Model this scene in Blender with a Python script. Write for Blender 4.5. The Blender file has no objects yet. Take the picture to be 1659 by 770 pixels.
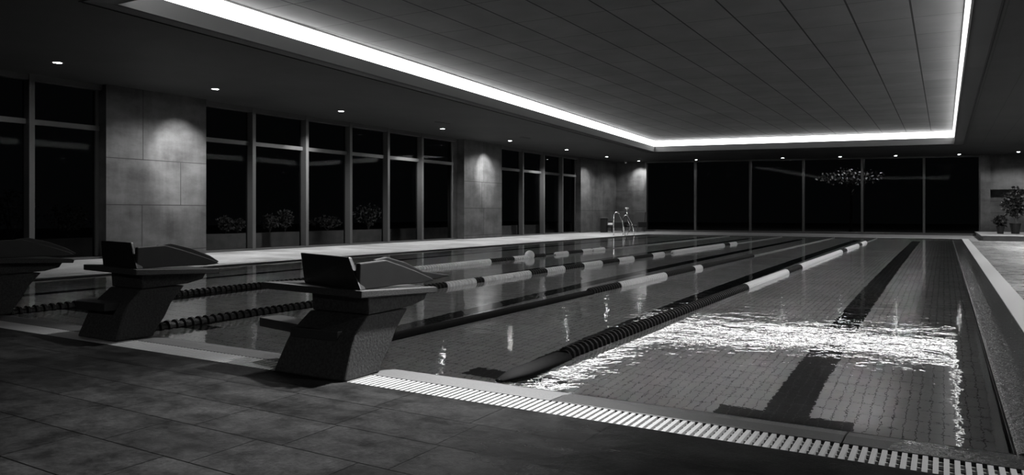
import bpy, bmesh, math, random
from mathutils import Vector, Matrix

random.seed(7)
SC = bpy.context.scene
COL = SC.collection

# ------------------------------------------------------------------ camera
FPX, CX, HY, CAMH = 1190.0, 829.5, 345.0, 1.05
YAW = math.atan2(1530 - CX, FPX)
cam_d = bpy.data.cameras.new('camera')
cam_d.sensor_width = 36.0
cam_d.lens = FPX / 1659.0 * 36.0
cam_d.shift_y = -(385.0 - HY) / 1659.0
cam_d.clip_start = 0.05
cam_d.clip_end = 300
cam = bpy.data.objects.new('camera', cam_d)
COL.objects.link(cam)
cam.location = (0, 0, CAMH)
cam.rotation_euler = (math.pi / 2, 0, YAW)
SC.camera = cam

# ------------------------------------------------------------------ light levels
EXPOSURE = 1.0
COVE = 4.0           # radiance of the cove light strip
SPOT_LEFT = 340.0     # downlights over the window walkway (W)
SPOT_FAR = 26.0
SPOT_RIGHT = 560.0
SPOT_NEAR = 1700.0
LENS = 32.0          # visible downlight lens

w = bpy.data.worlds.new('night_sky')
SC.world = w
w.use_nodes = True
w.node_tree.nodes['Background'].inputs[0].default_value = (0.8, 0.9, 1.0, 1)
w.node_tree.nodes['Background'].inputs[1].default_value = 0.0015

vs = SC.view_settings
vs.view_transform = 'Standard'
vs.look = 'None'
vs.exposure = EXPOSURE
vs.gamma = 1.0
vs.use_curve_mapping = False
cy = SC.cycles
cy.use_denoising = True
cy.max_bounces = 10
cy.diffuse_bounces = 4
cy.glossy_bounces = 4
cy.transmission_bounces = 8
cy.transparent_max_bounces = 12
cy.caustics_refractive = True
cy.caustics_reflective = True
cy.blur_glossy = 0.3
cy.sample_clamp_indirect = 0.0

# ------------------------------------------------------------------ projection helpers (pixel column of the 1659 px frame -> place)
SN, CS = math.sin(YAW), math.cos(YAW)


def on_u(x, u):
    """length position of the point of the plane X=u seen in pixel column x"""
    a = (x - CX) / FPX
    du, dv = a * CS - SN, a * SN + CS
    return dv / du * u


def on_v(x, v):
    a = (x - CX) / FPX
    du, dv = a * CS - SN, a * SN + CS
    return du / dv * v


def soffit(u):
    return 3.99 - 0.0165 * (u + 16.5)


# ------------------------------------------------------------------ mesh helpers
class MB:
    def __init__(self):
        self.bm = bmesh.new()

    def box(self, x0, x1, y0, y1, z0, z1, top=None):
        """axis box; top = function(u) giving the height of the upper face"""
        vs_ = []
        for (x, y) in ((x0, y0), (x1, y0), (x1, y1), (x0, y1)):
            vs_.append(self.bm.verts.new((x, y, z0)))
        for (x, y) in ((x0, y0), (x1, y0), (x1, y1), (x0, y1)):
            vs_.append(self.bm.verts.new((x, y, top(x) if top else z1)))
        self._hex(vs_)
        return self

    def _hex(self, v):
        for f in ((3, 2, 1, 0), (4, 5, 6, 7), (0, 1, 5, 4), (1, 2, 6, 5), (2, 3, 7, 6), (3, 0, 4, 7)):
            self.bm.faces.new([v[i] for i in f])

    def hexa(self, pts):
        """eight points: bottom ring then top ring"""
        self._hex([self.bm.verts.new(p) for p in pts])
        return self

    def quad(self, *pts):
        self.bm.faces.new([self.bm.verts.new(p) for p in pts])
        return self

    def prism(self, a, b):
        """loft between two polygons with the same number of points"""
        va = [self.bm.verts.new(p) for p in a]
        vb = [self.bm.verts.new(p) for p in b]
        n = len(a)
        self.bm.faces.new(list(reversed(va)))
        self.bm.faces.new(vb)
        for i in range(n):
            j = (i + 1) % n
            self.bm.faces.new([va[i], va[j], vb[j], vb[i]])
        return self

    def tube(self, pts, r, n=8):
        rings = []
        for i, p in enumerate(pts):
            p = Vector(p)
            a = Vector(pts[max(i - 1, 0)])
            b = Vector(pts[min(i + 1, len(pts) - 1)])
            t = (b - a).normalized()
            ref = Vector((0, 0, 1)) if abs(t.z) < 0.9 else Vector((1, 0, 0))
            s1 = t.cross(ref).normalized()
            s2 = t.cross(s1).normalized()
            rr = r[i] if isinstance(r, (list, tuple)) else r
            rings.append([self.bm.verts.new(p + s1 * rr * math.cos(2 * math.pi * k / n) + s2 * rr * math.sin(2 * math.pi * k / n)) for k in range(n)])
        for a, b in zip(rings[:-1], rings[1:]):
            for k in range(n):
                l = (k + 1) % n
                self.bm.faces.new([a[k], a[l], b[l], b[k]])
        self.bm.faces.new(list(reversed(rings[0])))
        self.bm.faces.new(rings[-1])
        return self

    def lathe_z(self, prof, cx=0, cy=0, n=24):
        rings = []
        for (r, z) in prof:
            rings.append([self.bm.verts.new((cx + r * math.cos(2 * math.pi * k / n), cy + r * math.sin(2 * math.pi * k / n), z)) for k in range(n)])
        for a, b in zip(rings[:-1], rings[1:]):
            for k in range(n):
                l = (k + 1) % n
                self.bm.faces.new([a[k], a[l], b[l], b[k]])
        self.bm.faces.new(list(reversed(rings[0])))
        self.bm.faces.new(rings[-1])
        return self

    def build(self, name, mat, parent=None, smooth=False, bevel=0.0, loc=None):
        bmesh.ops.recalc_face_normals(self.bm, faces=self.bm.faces)
        me = bpy.data.meshes.new(name)
        if loc is not None:
            for v in self.bm.verts:
                v.co -= Vector(loc)
        self.bm.to_mesh(me)
        self.bm.free()
        me.materials.append(mat)
        if smooth:
            for p in me.polygons:
                p.use_smooth = True
        o = bpy.data.objects.new(name, me)
        COL.objects.link(o)
        if loc is not None:
            o.location = loc
        if parent is not None:
            o.parent = parent
        if bevel:
            b = o.modifiers.new('bevel', 'BEVEL')
            b.width = bevel
            b.segments = 2
            b.limit_method = 'ANGLE'
        return o


def empty(name, loc=(0, 0, 0)):
    o = bpy.data.objects.new(name, None)
    COL.objects.link(o)
    o.location = loc
    o.empty_display_size = 0.1
    return o


def tag(o, label=None, cat=None, group=None, kind=None):
    if label:
        o['label'] = label
    if cat:
        o['category'] = cat
    if group:
        o['group'] = group
    if kind:
        o['kind'] = kind
    return o


def struct(o, label=None, cat=None):
    return tag(o, label, cat, None, 'structure')


# ------------------------------------------------------------------ materials
def new_mat(name):
    m = bpy.data.materials.new(name)
    m.use_nodes = True
    nt = m.node_tree
    return m, nt, nt.nodes['Principled BSDF']


def coords(nt, scale=(1, 1, 1), kind='geo'):
    mp = nt.nodes.new('ShaderNodeMapping')
    mp.inputs['Scale'].default_value = scale
    if kind == 'geo':
        g = nt.nodes.new('ShaderNodeNewGeometry')
        nt.links.new(g.outputs['Position'], mp.inputs['Vector'])
    else:
        g = nt.nodes.new('ShaderNodeTexCoord')
        nt.links.new(g.outputs['Object'], mp.inputs['Vector'])
    return mp.outputs['Vector']


def noise(nt, vec, scale, detail=4, rough=0.55):
    n = nt.nodes.new('ShaderNodeTexNoise')
    n.inputs['Scale'].default_value = scale
    n.inputs['Detail'].default_value = detail
    n.inputs['Roughness'].default_value = rough
    nt.links.new(vec, n.inputs['Vector'])
    return n.outputs['Fac']


def ramp(nt, fac, stops):
    r = nt.nodes.new('ShaderNodeValToRGB')
    e = r.color_ramp.elements
    e[0].position, e[1].position = stops[0][0], stops[-1][0]
    for i, (p, c) in enumerate(stops):
        if i == 0:
            el = e[0]
        elif i == len(stops) - 1:
            el = e[len(e) - 1]
        else:
            el = e.new(p)
        el.color = (c, c, c, 1)
    nt.links.new(fac, r.inputs['Fac'])
    return r.outputs['Color']


def mathn(nt, op, a, b=None, c=None):
    m = nt.nodes.new('ShaderNodeMath')
    m.operation = op
    for i, x in enumerate((a, b, c)):
        if x is None:
            continue
        if isinstance(x, (int, float)):
            m.inputs[i].default_value = x
        else:
            nt.links.new(x, m.inputs[i])
    return m.outputs[0]


def mixc(nt, fac, a, b, mode='MIX'):
    m = nt.nodes.new('ShaderNodeMix')
    m.data_type = 'RGBA'
    m.blend_type = mode
    for sock, x in ((m.inputs['Factor'], fac), (m.inputs['A'], a), (m.inputs['B'], b)):
        if isinstance(x, (int, float)):
            sock.default_value = x if sock.type == 'VALUE' else (x, x, x, 1)
        else:
            nt.links.new(x, sock)
    return m.outputs['Result']


def bump(nt, h, strength, dist=0.01):
    b = nt.nodes.new('ShaderNodeBump')
    b.inputs['Strength'].default_value = strength
    b.inputs['Distance'].default_value = dist
    nt.links.new(h, b.inputs['Height'])
    return b.outputs['Normal']


def plain(name, c, rough=0.6, metal=0.0, spec=0.5, noise_amt=0.0, nscale=30, bumpy=0.0):
    m, nt, p = new_mat(name)
    p.inputs['Base Color'].default_value = (c, c, c, 1)
    p.inputs['Roughness'].default_value = rough
    p.inputs['Metallic'].default_value = metal
    p.inputs['Specular IOR Level'].default_value = spec
    if noise_amt or bumpy:
        v = coords(nt)
        f = noise(nt, v, nscale)
        if noise_amt:
            nt.links.new(ramp(nt, f, [(0.3, c * (1 - noise_amt)), (0.7, c * (1 + noise_amt))]), p.inputs['Base Color'])
        if bumpy:
            nt.links.new(bump(nt, f, bumpy, 0.004), p.inputs['Normal'])
    return m


def separate(nt, vec):
    s = nt.nodes.new('ShaderNodeSeparateXYZ')
    nt.links.new(vec, s.inputs[0])
    return s.outputs


def line_mask(nt, coord, pitch, offset, width):
    """1 on a joint of the given width, repeated every pitch"""
    a = mathn(nt, 'SUBTRACT', coord, offset - pitch / 2)
    a = mathn(nt, 'DIVIDE', a, pitch)
    a = mathn(nt, 'FRACT', a)
    a = mathn(nt, 'SUBTRACT', a, 0.5)
    a = mathn(nt, 'ABSOLUTE', a)
    return mathn(nt, 'LESS_THAN', a, width / 2 / pitch)


def make_deck(name, c0, c1, pitch_u, pitch_v, off_u, off_v, rough0, rough1, joint=0.02, stagger=True, bumps=0.25, spec=0.5, wet=None):
    m, nt, p = new_mat(name)
    p.inputs['Specular IOR Level'].default_value = spec
    v = coords(nt)
    x, y, z = separate(nt, v)
    row = mathn(nt, 'FLOOR', mathn(nt, 'DIVIDE', mathn(nt, 'SUBTRACT', y, off_v), pitch_v))
    if stagger:
        wn = nt.nodes.new('ShaderNodeTexWhiteNoise')
        wn.noise_dimensions = '1D'
        nt.links.new(row, wn.inputs['W'])
        xs = mathn(nt, 'ADD', x, mathn(nt, 'MULTIPLY', wn.outputs['Value'], pitch_u))
    else:
        xs = x
    ju = line_mask(nt, xs, pitch_u, off_u, 0.006)
    jv = line_mask(nt, y, pitch_v, off_v, 0.007)
    j = mathn(nt, 'MAXIMUM', ju, jv)
    cu = mathn(nt, 'FLOOR', mathn(nt, 'DIVIDE', mathn(nt, 'SUBTRACT', xs, off_u), pitch_u))
    wn2 = nt.nodes.new('ShaderNodeTexWhiteNoise')
    wn2.noise_dimensions = '2D'
    cmb = nt.nodes.new('ShaderNodeCombineXYZ')
    nt.links.new(cu, cmb.inputs[0])
    nt.links.new(row, cmb.inputs[1])
    nt.links.new(cmb.outputs[0], wn2.inputs['Vector'])
    tone = mathn(nt, 'MULTIPLY_ADD', wn2.outputs['Value'], 0.5, 0.75)
    n1 = noise(nt, v, 6.0, 8, 0.65)
    n2 = noise(nt, coords(nt, (1.0, 2.2, 1)), 2.2, 5, 0.6)
    n3 = noise(nt, v, 90, 3, 0.6)
    f = mathn(nt, 'MULTIPLY_ADD', n2, 0.5, mathn(nt, 'MULTIPLY', n1, 0.5))
    base = ramp(nt, f, [(0.40, c0), (0.60, c1)])
    base = mixc(nt, 1.0, base, ramp(nt, noise(nt, v, 38, 6, 0.7), [(0.35, 0.55), (0.65, 1.0)]), 'MULTIPLY')
    base = mixc(nt, 1.0, base, tone, 'MULTIPLY')
    rg = ramp(nt, n2, [(0.35, rough0), (0.7, rough1)])
    if wet:
        # damp stone on the right: darker and glossier
        u0, u1, k, wr = wet
        t = mathn(nt, 'ADD', x, mathn(nt, 'MULTIPLY', mathn(nt, 'SUBTRACT', n2, 0.5), 2.4))
        mr = nt.nodes.new('ShaderNodeMapRange')
        mr.interpolation_type = 'SMOOTHSTEP'
        mr.inputs['From Min'].default_value = u0
        mr.inputs['From Max'].default_value = u1
        nt.links.new(t, mr.inputs['Value'])
        wm = mr.outputs['Result']
        base = mixc(nt, wm, base, mixc(nt, 1.0, base, k, 'MULTIPLY'))
        rg = mixc(nt, wm, rg, wr)
    col = mixc(nt, j, base, joint)
    nt.links.new(col, p.inputs['Base Color'])
    nt.links.new(rg, p.inputs['Roughness'])
    h = mathn(nt, 'MULTIPLY_ADD', n3, 0.35, n1)
    h = mathn(nt, 'SUBTRACT', h, mathn(nt, 'MULTIPLY', j, 0.6))
    nt.links.new(bump(nt, h, bumps, 0.012), p.inputs['Normal'])
    return m


M = {}
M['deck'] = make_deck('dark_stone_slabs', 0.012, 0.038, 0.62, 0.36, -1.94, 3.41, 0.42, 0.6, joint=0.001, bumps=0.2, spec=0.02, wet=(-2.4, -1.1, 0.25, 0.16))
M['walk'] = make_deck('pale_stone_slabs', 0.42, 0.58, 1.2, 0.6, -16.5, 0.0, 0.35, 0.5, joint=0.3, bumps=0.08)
M['walk_right'] = make_deck('right_stone_slabs', 0.18, 0.30, 0.6, 1.2, 0.85, 0.0, 0.2, 0.4, joint=0.1, bumps=0.1)


def make_lip():
    m, nt, p = new_mat('granite_lip')
    v = coords(nt)
    x, y, z = separate(nt, v)
    g = noise(nt, v, 170, 3, 0.6)
    wet = mathn(nt, 'GREATER_THAN', x, -1.9)
    dry = ramp(nt, g, [(0.3, 0.05), (0.7, 0.12)])
    wt = ramp(nt, g, [(0.3, 0.022), (0.7, 0.045)])
    nt.links.new(mixc(nt, wet, dry, wt), p.inputs['Base Color'])
    film = mathn(nt, 'GREATER_THAN', mathn(nt, 'ADD', x, mathn(nt, 'MULTIPLY', noise(nt, v, 2.0, 2), 0.3)), -0.05)
    nt.links.new(mixc(nt, film, mixc(nt, wet, 0.6, 0.35), 0.08), p.inputs['Roughness'])
    p.inputs['Specular IOR Level'].default_value = 0.35
    rip = noise(nt, v, 28, 3, 0.55)
    h = mixc(nt, film, mathn(nt, 'MULTIPLY', g, 0.25), rip)
    nt.links.new(bump(nt, h, 0.8, 0.008), p.inputs['Normal'])
    return m


M['lip'] = make_lip()
M['grate'] = plain('white_plastic_grate', 0.4, 0.45, 0, 0.5)
M['channel'] = plain('dark_channel', 0.02, 0.8)
M['soffit'] = plain('soffit_paint', 0.06, 0.7, 0, 0.3, 0.06, 1.3)
M['fascia'] = plain('fascia_paint', 0.2, 0.7, 0, 0.3)
M['cove_glow_white'] = plain('cove_glow_white', 0.8, 0.7, 0, 0.3)
M['black'] = plain('black_gap', 0.012, 0.8)
M['frame'] = plain('grey_aluminium', 0.08, 0.42, 0.3, 0.5)
M['concrete'] = plain('dark_concrete', 0.034, 0.7, 0, 0.3, 0.45, 60, 0.8)
M['plate'] = plain('sandy_plate', 0.042, 0.7, 0, 0.3, 0.4, 120, 0.6)
M['shell'] = plain('dark_shell', 0.014, 0.45, 0, 0.5, 0.2, 12)
M['steel'] = plain('polished_steel', 0.75, 0.16, 1.0)
M['rope_dark'] = plain('dark_float_plastic', 0.012, 0.45, 0, 0.25)
M['rope_white'] = plain('white_float_plastic', 0.92, 0.4, 0, 0.5)
M['sleeve'] = plain('black_sleeve', 0.005, 0.8, 0, 0.1)
M['cable'] = plain('grey_cable', 0.2, 0.5)
M['cushion'] = plain('white_fabric', 0.75, 0.8)
M['dark_fabric'] = plain('dark_fabric', 0.015, 0.8)
M['pot'] = plain('dark_pot', 0.01, 0.4)
M['bark'] = plain('bark', 0.06, 0.9, 0, 0.3, 0.3, 20)
M['leaf'] = plain('dark_leaf', 0.008, 0.5)
M['hedge'] = plain('hedge_leaf', 0.12, 0.5)
M['outdoor'] = plain('outdoor_stone', 0.16, 0.8, 0, 0.3, 0.2, 3)
M['ground'] = plain('night_ground', 0.05, 0.9, 0, 0.2, 0.2, 2)


def emit(name, strength):
    m = bpy.data.materials.new(name)
    m.use_nodes = True
    nt = m.node_tree
    nt.nodes.remove(nt.nodes['Principled BSDF'])
    e = nt.nodes.new('ShaderNodeEmission')
    e.inputs[1].default_value = strength
    nt.links.new(e.outputs[0], nt.nodes['Material Output'].inputs[0])
    return m


M['cove'] = emit('cove_led', COVE)
M['lens'] = emit('downlight_lens', LENS)


def make_column():
    m, nt, p = new_mat('stone_panels')
    v = coords(nt)
    n1 = noise(nt, coords(nt, (0.7, 0.7, 1.3)), 1.3, 8, 0.62)
    n2 = noise(nt, coords(nt, (4, 4, 0.7)), 1.1, 4, 0.6)
    f = mathn(nt, 'MULTIPLY_ADD', n1, 0.75, mathn(nt, 'MULTIPLY', n2, 0.25))
    nt.links.new(ramp(nt, f, [(0.38, 0.035), (0.62, 0.085)]), p.inputs['Base Color'])
    p.inputs['Roughness'].default_value = 0.55
    p.inputs['Specular IOR Level'].default_value = 0.3
    nt.links.new(bump(nt, noise(nt, v, 40, 4), 0.1, 0.01), p.inputs['Normal'])
    return m


M['stone'] = make_column()


def make_ceiling():
    m, nt, p = new_mat('ceiling_tiles')
    v = coords(nt)
    x, y, z = separate(nt, v)
    ju = line_mask(nt, x, 0.853, -0.45, 0.028)
    jv = line_mask(nt, y, 1.34, 13.72, 0.022)
    n1 = noise(nt, v, 1.1, 4, 0.55)
    cu = mathn(nt, 'FLOOR', mathn(nt, 'DIVIDE', mathn(nt, 'ADD', x, 0.45), 0.853))
    cv = mathn(nt, 'FLOOR', mathn(nt, 'DIVIDE', mathn(nt, 'SUBTRACT', y, 13.72), 1.34))
    cmb = nt.nodes.new('ShaderNodeCombineXYZ')
    nt.links.new(cu, cmb.inputs[0])
    nt.links.new(cv, cmb.inputs[1])
    wn = nt.nodes.new('ShaderNodeTexWhiteNoise')
    wn.noise_dimensions = '2D'
    nt.links.new(cmb.outputs[0], wn.inputs['Vector'])
    tone = mathn(nt, 'MULTIPLY_ADD', wn.outputs['Value'], 0.14, 0.93)
    base = ramp(nt, n1, [(0.3, 0.15), (0.7, 0.19)])
    base = mixc(nt, 1.0, base, tone, 'MULTIPLY')
    col = mixc(nt, mathn(nt, 'MULTIPLY', jv, 0.75), base, 0.05)
    col = mixc(nt, ju, col, 0.02)
    nt.links.new(col, p.inputs['Base Color'])
    p.inputs['Roughness'].default_value = 0.75
    p.inputs['Specular IOR Level'].default_value = 0.2
    return m


M['ceiling'] = make_ceiling()

POOL = (-12.6, 0.27, 3.97, 34.6)      # left, right, near, far water edge
POOL_Z = -1.25
LINES = [-0.965, -3.1, -5.25, -7.4, -9.5, -11.65]


def make_tiles():
    m, nt, p = new_mat('pool_tiles')
    v = coords(nt)
    x, y, z = separate(nt, v)
    ju = line_mask(nt, x, 0.0737, -1.112, 0.0055)
    jv = line_mask(nt, y, 0.245, 5.43, 0.007)
    jz = line_mask(nt, z, 0.12, 0.0, 0.007)
    g = nt.nodes.new('ShaderNodeNewGeometry')
    nx, ny, nz = separate(nt, g.outputs['Normal'])
    flat = mathn(nt, 'GREATER_THAN', nz, 0.5)
    side = mathn(nt, 'SUBTRACT', 1.0, flat)
    j = mathn(nt, 'MULTIPLY', flat, mathn(nt, 'MAXIMUM', ju, jv))
    j = mathn(nt, 'MAXIMUM', j, mathn(nt, 'MULTIPLY', side, jz))
    # dark lane markings with a cross bar at each end
    dark = None
    for c in LINES:
        a = mathn(nt, 'LESS_THAN', mathn(nt, 'ABSOLUTE', mathn(nt, 'SUBTRACT', x, c)), 0.147)
        in_v = mathn(nt, 'MULTIPLY', mathn(nt, 'GREATER_THAN', y, 5.185), mathn(nt, 'LESS_THAN', y, 33.4))
        a = mathn(nt, 'MULTIPLY', a, in_v)
        b = mathn(nt, 'LESS_THAN', mathn(nt, 'ABSOLUTE', mathn(nt, 'SUBTRACT', x, c)), 0.442)
        bar = mathn(nt, 'LESS_THAN', mathn(nt, 'ABSOLUTE', mathn(nt, 'SUBTRACT', y, 5.31)), 0.122)
        b = mathn(nt, 'MULTIPLY', b, bar)
        a = mathn(nt, 'MAXIMUM', a, b)
        dark = a if dark is None else mathn(nt, 'MAXIMUM', dark, a)
    dark = mathn(nt, 'MULTIPLY', dark, flat)
    cu = mathn(nt, 'FLOOR', mathn(nt, 'DIVIDE', mathn(nt, 'ADD', x, 1.112), 0.0737))
    cv = mathn(nt, 'FLOOR', mathn(nt, 'DIVIDE', mathn(nt, 'SUBTRACT', y, 5.43), 0.245))
    cmb = nt.nodes.new('ShaderNodeCombineXYZ')
    nt.links.new(cu, cmb.inputs[0])
    nt.links.new(cv, cmb.inputs[1])
    wn = nt.nodes.new('ShaderNodeTexWhiteNoise')
    wn.noise_dimensions = '2D'
    nt.links.new(cmb.outputs[0], wn.inputs['Vector'])
    tone = mathn(nt, 'MULTIPLY_ADD', wn.outputs['Value'], 0.12, 0.92)
    n1 = noise(nt, v, 0.8, 4, 0.6)
    base = ramp(nt, n1, [(0.3, 0.44), (0.7, 0.56)])
    base = mixc(nt, 1.0, base, tone, 'MULTIPLY')
    dk = mixc(nt, j, 0.012, 0.05)
    lt = mixc(nt, j, base, 0.10)
    col = mixc(nt, dark, lt, dk)
    nt.links.new(col, p.inputs['Base Color'])
    p.inputs['Roughness'].default_value = 0.6
    p.inputs['Specular IOR Level'].default_value = 0.2
    return m


M['tiles'] = make_tiles()


def make_water():
    m = bpy.data.materials.new('water')
    m.use_nodes = True
    nt = m.node_tree
    nt.nodes.remove(nt.nodes['Principled BSDF'])
    gl = nt.nodes.new('ShaderNodeBsdfGlass')
    gl.inputs['IOR'].default_value = 1.33
    gl.inputs['Roughness'].default_value = 0.0
    gl.inputs['Color'].default_value = (0.97, 0.97, 0.97, 1)
    v = coords(nt)
    n1 = noise(nt, v, 1.3, 2, 0.5)
    n2 = noise(nt, coords(nt, (1.0, 1.0, 1)), 5.5, 3, 0.5)
    n3 = noise(nt, v, 17.0, 2, 0.5)
    h = mathn(nt, 'MULTIPLY_ADD', n1, 0.7, mathn(nt, 'MULTIPLY_ADD', n2, 0.24, mathn(nt, 'MULTIPLY', n3, 0.12)))
    nt.links.new(bump(nt, h, 1.0, 0.0075), gl.inputs['Normal'])
    nt.links.new(gl.outputs[0], nt.nodes['Material Output'].inputs[0])
    return m


M['water'] = make_water()


def make_glass():
    m = bpy.data.materials.new('window_glass')
    m.use_nodes = True
    nt = m.node_tree
    nt.nodes.remove(nt.nodes['Principled BSDF'])
    fr = nt.nodes.new('ShaderNodeFresnel')
    fr.inputs[0].default_value = 1.07
    tr = nt.nodes.new('ShaderNodeBsdfTransparent')
    tr.inputs[0].default_value = (0.6, 0.6, 0.6, 1)
    gl = nt.nodes.new('ShaderNodeBsdfGlossy')
    gl.inputs['Roughness'].default_value = 0.02
    mx = nt.nodes.new('ShaderNodeMixShader')
    nt.links.new(fr.outputs[0], mx.inputs[0])
    nt.links.new(tr.outputs[0], mx.inputs[1])
    nt.links.new(gl.outputs[0], mx.inputs[2])
    nt.links.new(mx.outputs[0], nt.nodes['Material Output'].inputs[0])
    return m


M['glass'] = make_glass()

# ------------------------------------------------------------------ room shell
UL, UW, UR = -16.5, -16.85, 6.5        # pillar faces, window plane, right wall
VN, VF = -4.0, 40.0
L_, R_, N_, F_ = POOL

b = MB()
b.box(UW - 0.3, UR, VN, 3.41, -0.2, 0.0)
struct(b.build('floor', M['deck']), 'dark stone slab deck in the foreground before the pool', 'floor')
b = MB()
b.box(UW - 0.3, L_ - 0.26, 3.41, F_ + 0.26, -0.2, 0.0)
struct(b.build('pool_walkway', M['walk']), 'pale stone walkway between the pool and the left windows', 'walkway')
b = MB()
b.box(0.83, UR, 3.41, F_ + 0.26, -0.2, 0.0)
struct(b.build('pool_walkway', M['walk_right']), 'wet stone walkway along the right side of the pool', 'walkway')
b = MB()
b.box(UW - 0.3, UR, F_ + 0.26, VF + 0.6, -0.2, 0.0)
struct(b.build('pool_walkway', M['outdoor']), 'dark stone walkway across the far end of the pool', 'walkway')

# pool basin
b = MB()
b.quad((L_, N_, POOL_Z), (R_, N_, POOL_Z), (R_, F_, POOL_Z), (L_, F_, POOL_Z))
zt = -0.03
b.quad((L_, N_, POOL_Z), (L_, N_, zt), (R_, N_, zt), (R_, N_, POOL_Z))
b.quad((L_, F_, POOL_Z), (R_, F_, POOL_Z), (R_, F_, zt), (L_, F_, zt))
b.quad((L_, N_, POOL_Z), (L_, F_, POOL_Z), (L_, F_, zt), (L_, N_, zt))
b.quad((R_, N_, POOL_Z), (R_, N_, zt), (R_, F_, zt), (R_, F_, POOL_Z))
basin = b.build('pool_basin', M['tiles'])
# faces must look into the basin
bmx = bmesh.new()
bmx.from_mesh(basin.data)
ctr = Vector(((L_ + R_) / 2, (N_ + F_) / 2, -0.3))
for f in bmx.faces:
    if f.normal.dot(ctr - f.calc_center_median()) < 0:
        f.normal_flip()
bmx.to_mesh(basin.data)
bmx.free()
struct(basin, 'tiled swimming pool basin with dark lane markings', 'pool')

# sloping overflow lip around the water: near side in three slabs with fine joints, then the other sides
WZ = -0.035


def lip_slab(b, u0, u1, v0, v1, v2):
    """slab from the grate (v0) sloping down to the water edge (v1), rounded nose"""
    prof = [(v0, -0.12), (v0, 0.0), (v0 + (v1 - v0) * 0.5, -0.006), (v0 + (v1 - v0) * 0.9, -0.024), (v1, -0.045), (v1, -0.3)]
    b.prism([(u0, v, z) for v, z in prof], [(u1, v, z) for v, z in prof])


b = MB()
seams = [L_ - 0.3, -11.2, -9.65, -8.1, -6.55, -5.0, -3.45, -1.90, -0.405, R_ + 0.33]
for a, c in zip(seams[:-1], seams[1:]):
    lip_slab(b, a + 0.003, c - 0.003, 3.65, N_, 0)
for (ua, ub) in ((R_ + 0.33, R_),):
    prof = [(ua, -0.12), (ua, 0.0), (ua + (ub - ua) * 0.5, -0.006), (ua + (ub - ua) * 0.92, -0.022), (ub, -0.045), (ub, -0.3)]
    b.prism([(u, N_, z) for u, z in prof], [(u, F_ + 0.02, z) for u, z in prof])
for (ua, ub) in ((L_ - 0.02, L_),):
    prof = [(ua, -0.12), (ua, 0.0), (ub, -0.01), (ub, -0.3)]
    b.prism([(u, N_, z) for u, z in prof], [(u, F_ + 0.02, z) for u, z in prof])
b.box(L_ - 0.02, R_ + 0.33, F_, F_ + 0.02, -0.3, -0.005)
struct(b.build('pool_lip', M['lip'], bevel=0.004), 'wet granite overflow lip around the pool', 'pool edge')

# water
b = MB()
b.quad((L_ - 0.001, 3.72, WZ), (R_ + 0.28, 3.72, WZ), (R_ + 0.28, F_ + 0.005, WZ), (L_ - 0.001, F_ + 0.005, WZ))
tag(b.build('pool_water', M['water']), 'clear rippled water filling the swimming pool', 'water', kind='stuff')


# drain grates --------------------------------------------------------------
def grate(name, label, along, a0, a1, c0, c1, pitch, slat):
    """slats across a channel; along = 'u' or 'v'"""
    root = empty(name, ((a0 + a1) / 2, (c0 + c1) / 2, 0) if along == 'u' else ((c0 + c1) / 2, (a0 + a1) / 2, 0))
    tag(root, label, 'drain grate', 'drain grates around the pool')
    loc = root.location.copy()

    def bx(b, a, a2, c, c2, z0, z1):
        if along == 'u':
            b.box(a - loc.x, a2 - loc.x, c - loc.y, c2 - loc.y, z0, z1)
        else:
            b.box(c - loc.x, c2 - loc.x, a - loc.y, a2 - loc.y, z0, z1)
    b = MB()
    k = a0
    while k + slat <= a1:
        bx(b, k, k + slat, c0 + 0.004, c1 - 0.004, -0.03, -0.002)
        k += pitch
    b.build('slat_row', M['grate'], root)
    b = MB()
    wd = c1 - c0
    for q in (0.14, 0.36, 0.64, 0.86):
        bx(b, a0, a1, c0 + wd * q - 0.004, c0 + wd * q + 0.004, -0.026, -0.012)
    b.build('cross_rod', M['grate'], root)
    b = MB()
    bx(b, a0, a1, c0, c1, -0.19, -0.12)
    b.build('channel', M['channel'], root)
    return root


grate('drain_grate', 'slatted white drain grate across the foreground deck before the pool', 'u', L_ - 0.26, 0.83, 3.41, 3.65, 0.0392, 0.021)
grate('drain_grate', 'white drain grate running along the right edge of the pool', 'v', 3.65, F_ + 0.02, 0.6, 0.83, 0.0392, 0.03)
grate('drain_grate', 'white drain grate between the left water edge and the window walkway', 'v', 3.65, F_ + 0.02, L_ - 0.26, L_ - 0.02, 0.06, 0.045)
grate('drain_grate', 'white drain grate across the far end of the pool', 'u', L_ - 0.26, 0.83, F_ + 0.02, F_ + 0.26, 0.06, 0.045)

# ceiling --------------------------------------------------------------------
CV = [(-9.66, 5.87), (0.32, 5.87), (0.32, 33.1), (-11.72, 33.1)]   # cove opening, counter-clockwise
b = MB()


def soff_quad(b, pts, dz=0.0):
    b.quad(*[(u, v, soffit(u) + dz) for u, v in pts])


X0, X1, Y0, Y1 = UW - 0.4, UR, VN, VF + 0.6
soff_quad(b, [(X0, Y0), (X1, Y0), CV[1], CV[0]])
soff_quad(b, [(X1, Y0), (X1, Y1), CV[2], CV[1]])
soff_quad(b, [(X1, Y1), (X0, Y1), CV[3], CV[2]])
soff_quad(b, [(X0, Y1), (X0, Y0), CV[0], CV[3]])


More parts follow.
